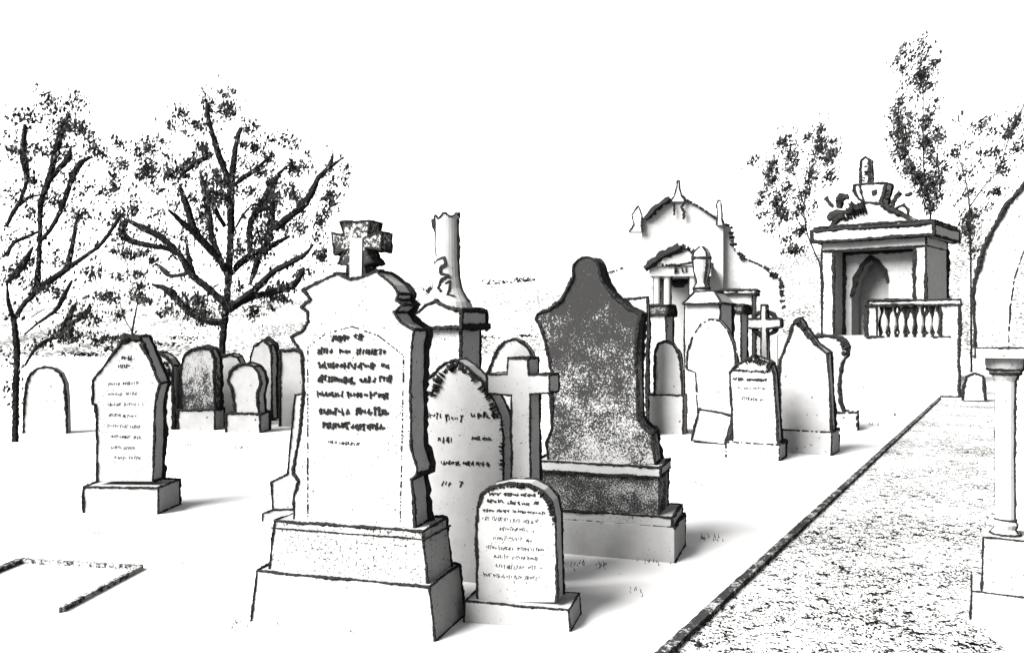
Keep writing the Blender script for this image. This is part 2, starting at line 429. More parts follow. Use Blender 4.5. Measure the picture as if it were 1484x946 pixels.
# ------------------------------------------------------------------ far left row
def far(label, pts, depth_, base_py, yaw=-4, mat=None, base=None, wf=3.6, wb=4, wc=2.5, group=G_LEFT, text=(), strokes=(), cat='headstone', name='headstone', dry=0, smooth=False):
    cx_ = sum(p[0] for p in pts)/len(pts)
    t = Thing(name, label, cat, cx_, base_py, yaw, group)
    if base:
        a, b_, top = base; t.block('base', a, b_, top, None, -.06, depth_+.06, wf=wf*.8, wb=wb*.8, wc=wc, mat=STN_FAR)
    t.plate('tablet', pts, 0, depth_, mat or STN_FAR, wf=wf, wb=wb, wc=wc, text=text, strokes=strokes, dry=dry, smooth=smooth)
    return t
far('plain white arched headstone beside the leaning left tree trunk', [(34, 628), (36, 575), (38, 557), (44, 542), (55, 533), (65, 531), (78, 533), (87, 540), (94, 556), (96, 580), (97, 628)], .12, 628, -2, wb=0, wc=0)
far('round-shouldered headstone with a dark rim, right behind the gabled stone', [(206, 622), (205, 530), (214, 511), (230, 511), (243, 519), (250, 530), (251, 622)], .22, 622, -8, wf=4, wb=5, strokes=[([(213, 522), (228, 521), (242, 528), (246, 545)], [4, 5, 6, 7], .1), ([(212, 514), (220, 530), (236, 560)], [6, 9, 6], .1)])
far('dark speckled arched headstone on a white block base, in front of the second tree', [(261, 596), (262, 530), (267, 515), (278, 507), (293, 504), (305, 506), (311, 520), (312, 596)], .22, 622, -6, GRAN_S, base=(258, 311, 594), wf=4, wb=6)
far('low dark-edged arched stone behind the waisted one', [(312, 618), (313, 525), (320, 516), (333, 513), (344, 517), (350, 530), (351, 618)], .2, 616, -6, wf=3.5, wb=4)
far('white waisted headstone with bulging sides, on a small block base', [(341, 601), (338, 568), (331, 550), (335, 538), (344, 530), (356, 527), (368, 531), (375, 541), (378, 555), (374, 573), (376, 601)], .22, 626, -8, base=(328, 377, 600), wf=4, wb=6)
far('slim arched headstone with a thick dark right edge, left of the tall monument', [(364, 608), (363, 518), (368, 502), (381, 493), (391, 500), (394, 512), (394, 608)], .24, 610, -8, wf=3.6, wb=7)
far('flat-topped white slab peeking out beside the neck of the tall monument', [(406, 620), (406, 508), (450, 506), (450, 620)], .15, 618, -4, wf=4, wb=0, wc=0)

# ------------------------------------------------------------------ right cluster
t = far('narrow flat slab peeking out from behind the shoulder of the dark monument', [(900, 630), (902, 434), (937, 431), (939, 492), (937, 500), (937, 630)], .15, 632, -20, wb=3, wc=3, group=G_RIGHT)
t = Thing('pillar_stone', 'square pillar stone with a dark cap and shaded side, in front of the chapel porch', 'headstone', 956, 590, -26, G_RIGHT)
t.block('shaft', 941, 965, 456, None, .05, .55, wf=3, wb=6, wc=2, mat=STN_FAR)
t.block('cap', 938, 966, 443, 456, 0, .6, wf=5, wb=6, wc=5, bottom=True, mat=STAIN)
t = far('small white arched headstone low beside the dark monument', [(949, 574), (949, 510), (953, 498), (963, 494), (974, 498), (984, 513), (988, 540), (989, 574)], .16, 628, -22, base=(935, 990, 572), wf=3.4, wb=3, wc=0, group=G_RIGHT)
t = Thing('urn_monument', 'tall square pedestal with pyramid cap carrying a stone urn, before the chapel', 'monument', 1018, 600, -28)
t.block('pedestal', 992, 1044, 440, None, .1, .95, wf=2.5, wb=8, wc=0, mat=STN_FAR)
b = MB([STN_FAR, INK]); x0, x1 = t.X(989), t.X(1046); z0, z1 = t.Z(1017, 440), t.Z(1017, 422)
xa, xb = t.X(1003), t.X(1031); yb = 1.0; m_ = (x1-x0)/2-(xb-xa)/2
q = [(x0, 0, z0), (x1, 0, z0), (x1, yb, z0), (x0, yb, z0), (xa, m_, z1), (xb, m_, z1), (xb, yb-m_, z1), (xa, yb-m_, z1)]
k = b.add(q)
for f in ((0,1,5,4),(1,2,6,5),(2,3,7,6),(3,0,4,7),(4,5,6,7),(3,2,1,0)): b.face([k+i for i in f])
for i, j in ((0,1),(1,2),(0,4),(1,5),(4,5),(5,6)): b.tube([q[i], q[j]], t.w(3.5))
b.build('cap', t.o)
b = MB([STN_FAR, INK]); cxl, d = t.X(1017, .5), .5
pr = [(hw/t.s, t.Z(1017, py, d)) for hw, py in [(11, 424), (12, 418), (7, 410), (8, 404), (11.5, 394), (12.5, 380), (13, 374), (11, 366), (6, 361), (2, 358)]]
b.lathe(pr, cxl, d, 16); b.lathe_lines(pr, cxl, d, t.w(3.4), angs=(28, 208, 320), rings=(1, 6))
b.build('urn', t.o)
t = Thing('headstone', 'large pointed arch headstone with its base block sunk and leaning', 'headstone', 1032, 642, -22, G_RIGHT)
t.plate('base', [(1002, 638), (1013, 593), (1062, 601), (1050, 644)], -.08, .35, STN_FAR, wf=3.4, wb=4, wc=3, bottom=True)
t.plate('tablet', [(1011, 600), (1010, 580), (1008, 540), (995, 535), (996, 511), (1004, 486), (1015, 470), (1029, 462), (1043, 465), (1054, 479), (1063, 500), (1066, 524), (1065, 600)], 0, .2, STN_FAR, wf=2.6, wb=3, wc=0, dry=.06)
t = Thing('headstone', 'low headstone with a dark shallow-gabled hood and two lines of lettering', 'headstone', 1092, 664, -28, G_RIGHT)
t.block('base', 1052, 1129, 642, None, -.08, .32, wf=2.4, wb=5, wc=5, dry=.15, mat=STN_FAR)
t.plate('tablet', [(1062, 643), (1058, 540), (1066, 530), (1090, 516), (1117, 527), (1121, 540), (1128, 643)], 0, .2, STN_FAR, wf=3.8, wb=4, wc=4, text=[(1064, 1112, 537, 4, 2.6), (1064, 1110, 549, 4, 2.6), (1070, 1108, 562, 3, 1.0), (1075, 1106, 578, 4, 1.2)],
        strokes=[([(1062, 535), (1090, 519), (1118, 530)], [4, 8, 9], .1)])
t = Thing('headstone', 'large blank gabled headstone with concave shoulders and a dark right edge', 'headstone', 1167, 656, -30, G_RIGHT)
t.block('base', 1124, 1205, 624, None, -.1, .42, wf=2.4, wb=2.5, wc=3, dry=.1, mat=STN_FAR)
t.plate('tablet', [(1130, 625), (1129, 540), (1130, 522), (1142, 494), (1149, 472), (1157, 461), (1164, 475), (1183, 500), (1199, 512), (1202, 560), (1205, 625)], 0, .24, STN_FAR, wf=3.8, wb=6, wc=3, strokes=[([(1153, 468), (1158, 466), (1166, 480), (1186, 503)], [5, 8, 6, 5], 0)])
t = Thing('headstone', 'scroll-topped headstone leaning out behind the large blank gabled one', 'headstone', 1205, 622, -24, G_RIGHT)
t.block('base', 1180, 1242, 597, None, -.06, .3, wf=3, wb=3, wc=3, mat=STN_FAR, dry=.1)
t.plate('tablet', [(1175, 600), (1175, 500), (1187, 487), (1205, 487), (1218, 491), (1229, 501), (1228, 515), (1220, 527), (1217, 560), (1220, 587), (1226, 600)], 0, .22, STN_FAR, wf=4, wb=4, wc=2, smooth=True, strokes=[([(1206, 489), (1220, 495), (1226, 506), (1220, 517)], [4, 5, 8, 6], .1)])
t = Thing('stone_cross', 'small celtic ring cross standing behind the low hooded headstone', 'cross', 1107, 590, -26)
b = MB([STN_FAR, INK])
b.slab(t.prof([(1101, 590), (1103, 476), (1083, 475), (1083, 462), (1102, 462), (1103, 442), (1110, 442), (1111, 462), (1131, 462), (1131, 474), (1111, 476), (1113, 590)]), 0, .2, t.w(2.8), t.w(3), t.w(2.5))
b.build('cross', t.o)
b = MB([INK]); cx_, cz_ = t.P(1107, 468); r0 = 17/t.s
b.tube([(cx_+math.cos(a/24*2*math.pi)*r0, .1, cz_+math.sin(a/24*2*math.pi)*r0) for a in range(25)], 3.6/t.s, 0, sides=6, rough=.3)
b.build('ring', t.o)
t = Thing('pillar_stone', 'stubby capped pillar stone with a dark side, between the urn pedestal and ring cross', 'headstone', 1066, 585, -30, G_RIGHT)
t.block('shaft', 1055, 1074, 452, None, .05, .5, wf=2.5, wb=5, wc=2, mat=STN_FAR)
t.block('cap', 1052, 1076, 443, 452, 0, .56, wf=5, wb=6, wc=5, bottom=True, mat=STAIN)
t = Thing('box_tomb', 'flat-lidded block tomb at the foot of the chapel, right of the urn', 'tomb', 1070, 560, -20)
t.block('chest', 1052, 1090, 426, None, .1, 1.2, wf=2, wb=3, wc=2, mat=STN_FAR)
t.block('lid', 1042, 1094, 420, 426, 0, 1.3, wf=3.5, wb=3, wc=3, bottom=True, mat=STN_FAR)
t = far('little rounded stone tucked behind the slender column at the path edge', [(1395, 580), (1396, 560), (1401, 546), (1412, 541), (1425, 545), (1428, 580)], .2, 582, -30, wf=3.4, wb=3, wc=0, group=G_RIGHT)

# ------------------------------------------------------------------ chapel
t = Thing('chapel', 'white gothic mortuary chapel with a steep gable, pinnacles and a gabled porch', 'chapel', 985, 526, -14)
s = t.s
b = MB([STN_FAR, INK])
b.slab(t.prof([(930, 526), (930, 322), (984, 285), (1048, 324), (1048, 526)], 0), 0, 9, 0, 0, 0)
b.build('nave', t.o)
b = MB([STN_FAR, INK])                        # gable coping and roof
def strokes(b, t, lst, d):
    for pl, wd, dr in lst:
        ps = t.prof(pl, d); ws = wd if isinstance(wd, (list, tuple)) else [wd]*len(ps)
        b.tube([(x, d, z) for x, z in ps], [t.w(q) for q in ws], dry=dr*1.3, rough=.45, step=t.w(2.4) if dr else None)
for (a, c) in (((928, 324), (984, 284)), ((984, 284), (1050, 325))):
    (xa, za), (xb, zb) = t.P(*a), t.P(*c)
    e = .14
    k = b.add([(xa, -.15, za), (xb, -.15, zb), (xb, 9.1, zb), (xa, 9.1, za), (xa, -.15, za+e), (xb, -.15, zb+e), (xb, 9.1, zb+e), (xa, 9.1, za+e)])
    for f in ((0,1,5,4),(1,2,6,5),(2,3,7,6),(3,0,4,7),(4,5,6,7),(3,2,1,0)): b.face([k+i for i in f])
strokes(b, t, [([(935, 318), (950, 304), (972, 288)], [6, 10, 8], 0), ([(988, 285), (1008, 297), (1040, 318)], [3, 3, 4], .05)], -.16)
b.build('roof', t.o)
b = MB([STN_FAR, INK])
b.slab(t.prof([(972, 292), (977, 284), (980, 272), (981, 262), (984, 262), (985, 274), (988, 284), (994, 292)], -.2), -.2, .1, t.w(2.4), 0, 0)
strokes(b, t, [([(972, 290), (977, 298), (977, 312)], 2.4, 0), ([(988, 283), (993, 290), (988, 300), (992, 308), (991, 318)], 2.6, 0)], -.2)
b.build('finial', t.o)
def pinnacle(pts, w_=2.6):
    b = MB([STN_FAR, INK]); b.slab(t.prof(pts, -.3), -.3, .3, t.w(w_), 0, 0); b.build('pinnacle', t.o)
pinnacle([(911, 336), (919, 326), (916, 312), (920, 304), (925, 298), (930, 312), (929, 326), (931, 336)])
pinnacle([(1038, 326), (1040, 316), (1038, 296), (1041, 290), (1045, 292), (1047, 318), (1050, 326)])
b = MB([STN_FAR, INK])
b.slab(t.prof([(1048, 526), (1048, 325), (1058, 328), (1064, 345), (1064, 360), (1076, 372), (1108, 386), (1122, 400), (1133, 404), (1135, 526)], .4), .4, 8, 0, 0, 0)
strokes(b, t, [([(1050, 325), (1058, 326), (1063, 335)], 3, .2), ([(1060, 336), (1063, 358)], [7, 8], .15), ([(1064, 360), (1078, 375)], [4, 6], .08), ([(1078, 374), (1108, 387), (1120, 398)], [3, 4, 5], .06), ([(1117, 396), (1132, 404)], [8, 6], .05), ([(1132, 404), (1133, 438)], [6, 7], .1), ([(1134, 440), (1142, 455)], 6, .4)], .38)
b.build('aisle', t.o)
b = MB([STN_FAR, INK])
b.slab(t.prof([(882, 526), (882, 398), (890, 392), (910, 386), (930, 380), (930, 526)], .4), .4, 8, 0, 0, 0)
strokes(b, t, [([(880, 396), (906, 386)], 2.6, .35)], .38)
b.build('aisle', t.o)
b = MB([STN_FAR, INK]); yf = -2.2                # the porch
b.slab(t.prof([(936, 386), (988, 357), (1034, 384)], yf), yf, .0, t.w(2.5), 0, 0)
strokes(b, t, [([(934, 389), (955, 374), (985, 357)], [7, 10, 8], 0), ([(956, 384), (984, 384), (1006, 379)], 3.4, .05), ([(988, 357), (1002, 362), (1014, 372)], [8, 7, 4], .05)], yf-.02)
b.build('porch_gable', t.o)
b = MB([STN_FAR, INK]); b.slab(t.prof([(941, 400), (941, 386), (1030, 386), (1030, 400)], yf+.1), yf+.1, -.1, 0, 0, 0); strokes(b, t, [([(958, 391), (980, 392), (1000, 390)], [6, 8, 7], .45)], yf+.08); b.build('porch_lintel', t.o)
b = MB([INK, INK]); strokes(b, t, [([(972, 407), (984, 411), (997, 407)], [5, 9, 5], 0)], -.16); b.build('porch_ink_smear', t.o)  # dark ink smear on the wall below the porch lintel
for px in (952, 967, 1004, 1022):
    b = MB([STN_FAR, INK]); pr = [(hw/s, t.Z(px, py, yf+.35)) for hw, py in [(6, 524), (5, 516), (4.5, 420), (4.5, 404), (7, 399)]]
    pr[0] = (pr[0][0], 0)
    b.lathe(pr, t.X(px, yf+.35), yf+.35, 12); b.lathe_lines(pr, t.X(px, yf+.35), yf+.35, t.w(2.5), angs=(10, 30) if px == 967 else (0, 180))
    b.build('porch_column', t.o)
b = MB([DOOR_SHADE]); b.slab(t.prof([(958, 526), (958, 399), (971, 399), (971, 526)], -.05), -.05, .0, 0, 0, 0, lines=False); b.build('doorway', t.o)  # flat panel on the wall, the opening's shade put into its colour

# ------------------------------------------------------------------ terrace, balustrade, domed mausoleum
t = Thing('retaining_wall', 'white terrace retaining wall ending at the top of the path', 'wall', 1330, 575, -16)
b = MB([STN_FAR, INK]); x0, x1 = t.X(1130), t.X(1390); z1 = t.Z(1330, 489)
b.slab([(x0, 0), (x0, z1), (x1, z1), (x1, 0)], 0, 9, 0, 0, 0)
b.tube([(x1, 0, 0), (x1, 0, z1)], t.w(3.5)); b.tube([(t.X(1362), -.01, .02), (x1, -.01, .02)], t.w(3))
b.build('wall', t.o)
for p in ((1255, 1282), (1352, 1378)):
    q = MB([INK, INK]); q.tube([(t.X(p[0]), .02, z1), (t.X(p[1]), .02, z1+.02)], t.w(4)); q.build('coping', t.o)
TZ = z1
t2 = Thing('balustrade', 'stone balustrade with vase balusters in front of the mausoleum doorway', 'balustrade', 1322, 490, -16, z=TZ, Y=t.Y+.35)
b = MB([STN_FAR, INK]); x0, x1 = t2.X(1255), t2.X(1391); ztop = t2.Z(1322, 435); zr = ztop-.11
b.slab([(x0, zr), (x0, ztop), (x1, ztop), (x1, zr)], -.12, .14, t2.w(4), t2.w(4), t2.w(4), bottom=True); b.build('rail', t2.o)
for a, c in ((1256, 1270), (1362, 1389)):
    b = MB([STN_FAR, INK]); b.slab([(t2.X(a), 0), (t2.X(a), zr), (t2.X(c), zr), (t2.X(c), 0)], -.1, .12 if a < 1300 else .35, t2.w(4), t2.w(6), 0); b.build('post', t2.o)
for px in (1282, 1294, 1307, 1320, 1333, 1346, 1357):
    b = MB([STN_FAR, INK]); pr = [(.075, 0), (.075, .05), (.045, .1), (.095, .28), (.085, .4), (.04, .6), (.045, zr-.06), (.075, zr-.03), (.075, zr)]
    b.lathe(pr, t2.X(px), .02, 10); b.lathe_lines(pr, t2.X(px), .02, t2.w(6), angs=(-14, 166), rings=()); b.build('baluster', t2.o)  # thick ink lines paint in the shade of the gaps

m = Thing('mausoleum', 'small square mausoleum with pointed doorway, heavy cornice and scrolled pediment topped by a pillar', 'mausoleum', 1270, 487, -40, z=TZ, Y=24.5)
s = m.s
D = 2.1
def slabm(name, pts, d0, d1, wf=3, wb=0, wc=0, mat=None, bottom=False, dry=0, st=()):
    b = MB([mat or STN_FAR, INK]); b.slab(m.prof(pts, d0), d0, d1, m.w(wf), m.w(wb), m.w(wc), bottom=bottom, dry=dry)
    strokes(b, m, st, d0-.01)
    return b.build(name, m.o)
zc0, zc1 = m.Z(1268, 347), m.Z(1268, 331)
def lev(name, px0, px1, z0, z1, d0, d1, wf, wb, wc, mat=None, bottom=True):
    b = MB([mat or STN_FAR, INK]); b.slab([(m.X(px0, d0), z0), (m.X(px0, d0), z1), (m.X(px1, d0), z1), (m.X(px1, d0), z0)], d0, d1, m.w(wf), m.w(wb), m.w(wc), bottom=bottom)
    return b.build(name, m.o)
zl = m.Z(1268, 360)
lev('pier', 1191, 1208, 0, zl, 0, D, 4, 4, 0, bottom=False)
lev('pier', 1326, 1342, 0, zl, 0, D, 4, 5, 0, bottom=False)
lev('lintel', 1191, 1342, zl, zc0, 0, D, 2.5, 3, 2)
lev('cornice', 1176, 1352, zc0, zc1, -.3, D+.3, 5, 4, 4)
lev('blocking_course', 1180, 1350, zc1, zc1+.1, -.22, D+.22, 4, 3, 3, bottom=False)
b = MB([STN_FAR, INK])                        # inner wall with the pointed opening
di = .8
xl, xr = m.X(1207), m.X(1327)
z_ = zl
arch = [(1234, 487), (1234, 430), (1240, 405), (1250, 385), (1262, 373), (1272, 379), (1283, 392), (1288, 410), (1289, 487)]
ap = m.prof(arch, di); ap[0] = (ap[0][0], 0); ap[-1] = (ap[-1][0], 0)
outer = [(xl, 0), (xl, z_), (xr, z_), (xr, 0)]
allp = outer+ap[::-1]
kf = b.add([(x, di, z) for x, z in allp]); b.face([kf+i for i in range(len(allp))][::-1])
kb = b.add([(x, di+.62, z) for x, z in ap]); ka = b.add([(x, di, z) for x, z in ap])
for i in range(len(ap)-1): b.face([ka+i, ka+i+1, kb+i+1, kb+i])
b.tube([(x, di, z) for x, z in ap[1:-1]], [m.w(q) for q in (6, 8, 10, 12, 8, 6, 4)])
for x in (xl+.02, xr-.02): b.tube([(x, di-.01, 0), (x, di-.01, z_-.02)], m.w(7))  # wide ink lines paint the shade of the reveals
b.tube([(xl, di-.01, z_-.03), (xr, di-.01, z_-.03)], m.w(7))
b.build('inner_wall', m.o)
lev('back_wall', 1215, 1318, 0, zl, D-.4, D-.1, 0, 0, 0)
# pediment scrolls, tablet, pillar
zp = zc1+.1
slabm('pediment', [(1202, 331), (1212, 318), (1228, 305), (1246, 296), (1256, 294), (1276, 295), (1296, 306), (1312, 314), (1326, 325)], .2, 1.2, wf=5, wb=4, wc=0,
      st=[([(1204, 328), (1218, 316), (1238, 304), (1254, 298)], [4, 10, 14, 12], .05), ([(1226, 318), (1244, 310)], [6, 9], .25), ([(1278, 296), (1300, 308), (1316, 318), (1326, 324)], [8, 8, 5, 4], 0)])
slabm('urn', [(1254, 302), (1254, 294), (1244, 288), (1238, 276), (1238, 268), (1284, 265), (1281, 280), (1278, 292), (1276, 303)], .45, 1.0, wf=4, wb=4, wc=3, st=[([(1246, 268), (1248, 282), (1254, 296)], 4, 0), ([(1266, 276), (1268, 282)], 7, 0), ([(1263, 296), (1266, 302)], 8, 0), ([(1272, 296), (1276, 306), (1270, 312)], 4, 0)])
slabm('pillar', [(1247, 268), (1247, 246), (1248, 232), (1254, 228), (1260, 232), (1260, 246), (1261, 266)], .58, .85, wf=4, wb=3, wc=0, st=[([(1254, 236), (1255, 250), (1251, 262)], 4, .2)])
for lst in ([([(1196, 287), (1208, 300)], [7, 5], 0), ([(1200, 318), (1214, 308), (1226, 306)], [10, 16, 8], 0), ([(1215, 302), (1220, 280)], [9, 12], 0), ([(1212, 290), (1230, 286)], [8, 7], 0)],
            [([(1285, 290), (1288, 276)], [4, 6], 0), ([(1292, 302), (1298, 284), (1304, 278)], [5, 8, 7], 0), ([(1312, 284), (1322, 280)], [5, 6], 0), ([(1298, 302), (1310, 297), (1316, 304), (1316, 314)], [5, 6, 6, 5], 0)]):
    b = MB([LEAF, LEAF]); strokes(b, m, lst, .5); b.build('carved_leaves', m.o)
b = MB([STN_FAR, INK]); a_, e_ = m.P(1350, 331, D+.3), None
# ------------------------------------------------------------------ arch on slender column, right edge
c = Thing('canopy_tomb', 'slender column on a block pedestal carrying a broad pointed stone arch at the path edge', 'monument', 1457, 905, -27)
mid = 1457+150
def mirror(pl, ax): return [(2*ax-x, z) for x, z in pl]
axX = c.X(1600, .2)
for side in (0, 1):
    def lx(px, d): 
        v = c.X(px, d); return v if not side else 2*axX-v
    def blk(name, p0, p1, pyt, pyb, d0, d1, wf=3.4, wb=3, wc=3, taper=0, mat=None):
        z1 = c.Z(1457, pyt, d0); z0 = max(0, c.Z(1457, pyb, d0))
        a, e = sorted((lx(p0, d0), lx(p1, d0))); tp = taper/c.s
        b = MB([mat or STN, INK]); b.slab([(a-tp, z0), (a, z1), (e, z1), (e+tp, z0)], d0, d1, c.w(wf), c.w(wb), c.w(wc)); b.build(name, c.o)
    blk('base', 1408, 1506, 862, 910, 0, .38, taper=2, wf=2.6, wb=0, wc=2.6)
    blk('pedestal', 1425, 1490, 781, 862, .03, .3, taper=2, wf=3, wb=0, wc=0)
    b = MB([STN, INK]); dd = .16; xc = lx(1457, dd)
    pr = [(hw/c.s, c.Z(1457, py, dd)) for hw, py in [(21, 782), (20, 772), (15, 765), (18, 758), (14, 752), (14, 742), (13.5, 650), (14, 552), (20, 541), (25, 535), (27, 528), (27, 519)]]
    b.lathe(pr, xc, dd, 18)
    b.lathe_lines(pr, xc, dd, c.w(3.4), angs=(-30, 150), rings=(1, 4, 8, 9))
    b.build('column', c.o)
    blk('capital', 1413, 1500, 504, 519, .0, .34, wf=3.4, wb=0, wc=3)
b = MB([STN, INK])
oL = c.prof([(1413, 504), (1413, 477), (1411, 440), (1412, 409), (1420, 375), (1440, 332), (1459, 298), (1484, 268), (1515, 238), (1555, 208)], .02)
iL = c.prof([(1462, 504), (1462, 487), (1464, 448), (1471, 400), (1483, 366), (1505, 330), (1530, 300), (1560, 274)], .02)
topo = (axX, oL[-1][1]+.10); topi = (axX, iL[-1][1]+.10)
out = oL+[topo]+mirror(oL, axX)[::-1]; inn = iL+[topi]+mirror(iL, axX)[::-1]
ring = out+inn[::-1]
kf = b.add([(x, .02, z) for x, z in ring]); b.face([kf+i for i in range(len(ring))][::-1])
kb = b.add([(x, .32, z) for x, z in ring]); b.face([kb+i for i in range(len(ring))])
for i in range(len(ring)): j = (i+1) % len(ring); b.face([kf+i, kf+j, kb+j, kb+i])
b.tube([(x, .02, z) for x, z in out], c.w(5.5)); b.tube([(x, .02, z) for x, z in inn], c.w(2.2), dry=.15)
b.build('arch', c.o)

# ------------------------------------------------------------------ low kerbed grave plot at left
g = Thing('grave_kerb', 'low kerb corner of a sunken grave plot lying in the open grass at left', 'grave kerb', 205, 825, 0)
pa, pb, pc = at(30, 815, depth(815)), at(205, 825, depth(825)), at(88, 887, depth(887))
pd = pa+pc-pb
for (u, v, wd, km) in ((pa, pb, .035, KERB_P), (pb, pc, .028, KERB_P), (pc, pd, .03, STN), (pd, pa, .05, KERB)):
    mb = bar_box('kerb', (u.x-g.loc.x, u.y-g.loc.y), (v.x-g.loc.x, v.y-g.loc.y), wd, .03, km, n=60); mb.build('kerb_stone', g.o)

# ------------------------------------------------------------------ trees
def tree(name, label, px, base_py, branches, clumps, group, dspread=1.0, fsize=2.9, dens=1.0, Y=None, thin=1.0):
    Y = Y or depth(base_py); s = F/Y
    e = bpy.data.objects.new(name, None); C.objects.link(e); o = at(px, base_py, Y); o.z = 0; e.location = o
    tag(e, label, 'tree', group)
    b = MB([BARK]); wide = []
    for k, br in enumerate(branches):
        end = 0 if k == 0 else random.uniform(-1, 1)*dspread
        n = len(br); pts = []; ra = []
        for i, (x, y, w) in enumerate(br):
            pts.append(at(x, y, Y+end*i/(n-1))-o); ra.append(min(w*1.15, 10.5)*thin/2/s)
            if w >= 10 and k: wide.append((x, y, w))
        if k: ra[-1] *= .45
        sm = catmull([Vector((*p, r_)) for p, r_ in zip(pts, ra)], 4)
        b.tube([Vector(q[:3]) for q in sm], [max(q[3], .3/s) for q in sm], 0, sides=7, rough=.2, step=3/s, loose=False)
    b.build('trunk', e)
    b = MB([LEAF, LEAF_PALE])
    for x, y, w in wide: clumps = clumps+[(x, y, w*.7, w*1.5, 45, -20)]
    for br in branches[1:]:
        for x, y, w in br: clumps = clumps+[(x, y, w*.8, w*1.3, int(w*1.2), -15)]
    for c_ in clumps:
        x, y, rx, ry, n, sl = c_
        dy = random.uniform(-.8, .8)*dspread; p = at(x, y, Y+dy)-o
        b.flecks(p, rx/s, ry/s, int(n*dens), sl, .35*dspread, fsize/s, lean=70+random.uniform(-20, 20))
        m_ = 1.7 if ry > 3 else 1.2
        k0 = len(b.f); b.flecks(p, rx/s*m_, ry/s*m_, int(n*dens*.6), sl, .5*dspread, fsize*.8/s, lean=74)
        for q in range(k0, len(b.f)): b.m[q] = 1
    b.build('crown', e)
    return e
GT = 'bare trees behind the graves'
L_ = lambda *a: list(a)
t1 = [[(22, 640, 8), (23, 560, 8), (25, 520, 8), (22, 480, 8), (19, 460, 6)], [(19, 460, 6), (13, 440, 5), (10, 410, 4)],
      [(20, 464, 6), (35, 440, 6), (52, 420, 11), (56, 380, 6), (58, 340, 6), (58, 310, 6), (60, 290, 7), (70, 262, 7), (80, 225, 8), (86, 200, 14), (92, 182, 12), (101, 164, 5)],
      [(52, 420, 9), (75, 405, 8), (100, 387, 7), (125, 370, 5), (145, 355, 5), (165, 328, 5), (175, 310, 6)], [(98, 386, 8), (106, 350, 6), (113, 308, 7)],
      [(60, 348, 5), (75, 330, 5), (90, 300, 6), (102, 265, 7), (112, 243, 8), (123, 232, 5), (134, 228, 5)], [(72, 260, 6), (88, 242, 7), (100, 228, 7), (102, 215, 7)],
      [(9, 328, 4), (18, 310, 5), (30, 290, 5), (38, 265, 5), (38, 250, 7), (34, 225, 12), (36, 180, 9)], [(28, 298, 4), (42, 286, 4), (58, 283, 5)],
      [(10, 370, 5), (20, 352, 5), (40, 343, 5), (57, 335, 6)], [(10, 409, 5), (24, 395, 12), (36, 378, 14), (48, 358, 5)],
      [(36, 530, 2.5), (48, 510, 4), (62, 496, 5), (80, 488, 6), (92, 478, 10), (98, 465, 9), (105, 448, 7), (112, 437, 5)], [(96, 470, 6), (113, 463, 6), (128, 450, 6), (130, 440, 4)],
      [(36, 484, 2), (55, 468, 3), (80, 450, 5), (92, 430, 6), (104, 407, 7)], [(45, 460, 1.5), (66, 446, 1.5)]]
c1 = [(72, 142, 6, 8, 26, 0), (61, 152, 4, 8, 12, -20), (78, 152, 6, 6, 14, 0), (70, 162, 4, 8, 10, 0), (101, 151, 4, 9, 22, -30), (112, 146, 4, 8, 18, -15), (115, 136, 3, 5, 10, 0), (53, 171, 4, 12, 30, 18), (17, 200, 4, 14, 22, 0),
      (18, 219, 8, 6, 30, 0), (20, 172, 3, 8, 10, 20), (34, 169, 7, 7, 24, 0), (53, 217, 11, 11, 34, 0), (114, 183, 7, 10, 60, 15), (120, 191, 9, 6, 40, 0), (134, 212, 6, 14, 60, -15), (143, 220, 7, 10, 46, 10), (50, 264, 8, 5, 30, 0), (19, 281, 4, 16, 36, -10),
      (80, 289, 5, 17, 70, -5), (125, 268, 5, 12, 16, 0), (116, 281, 4, 8, 10, 0), (148, 277, 6, 11, 24, -10), (45, 310, 5, 9, 26, 0), (114, 311, 5, 18, 60, 0), (16, 345, 4, 14, 20, 0), (100, 324, 5, 12, 18, 0), (130, 396, 7, 11, 44, 0), (145, 394, 4, 15, 30, 10),
      (156, 430, 18, 8, 110, 0), (79, 422, 7, 11, 36, 0), (121, 454, 12, 8, 50, 20), (137, 463, 8, 10, 40, 15), (105, 487, 11, 13, 70, 20), (95, 488, 8, 7, 50, 0), (142, 491, 10, 11, 44, 0), (58, 500, 12, 6, 40, 20), (126, 357, 7, 6, 16, 0), (97, 256, 6, 8, 20, 0), (88, 222, 10, 13, 60, 0), (120, 320, 8, 12, 14, 0), (84, 370, 4, 14, 12, 0), (18, 560, 3, 40, 40, 0), (14, 520, 3, 20, 16, 0),
      (64, 419, 4, 10, 22, 0), (86, 382, 7, 6, 30, 0), (128, 300, 12, 16, 16, 0), (150, 320, 12, 18, 16, 0)]
tree('tree', 'bare leaning tree at the left edge, thin trunk and long upswept dark limbs', 22, 640, t1, c1, GT, .8)
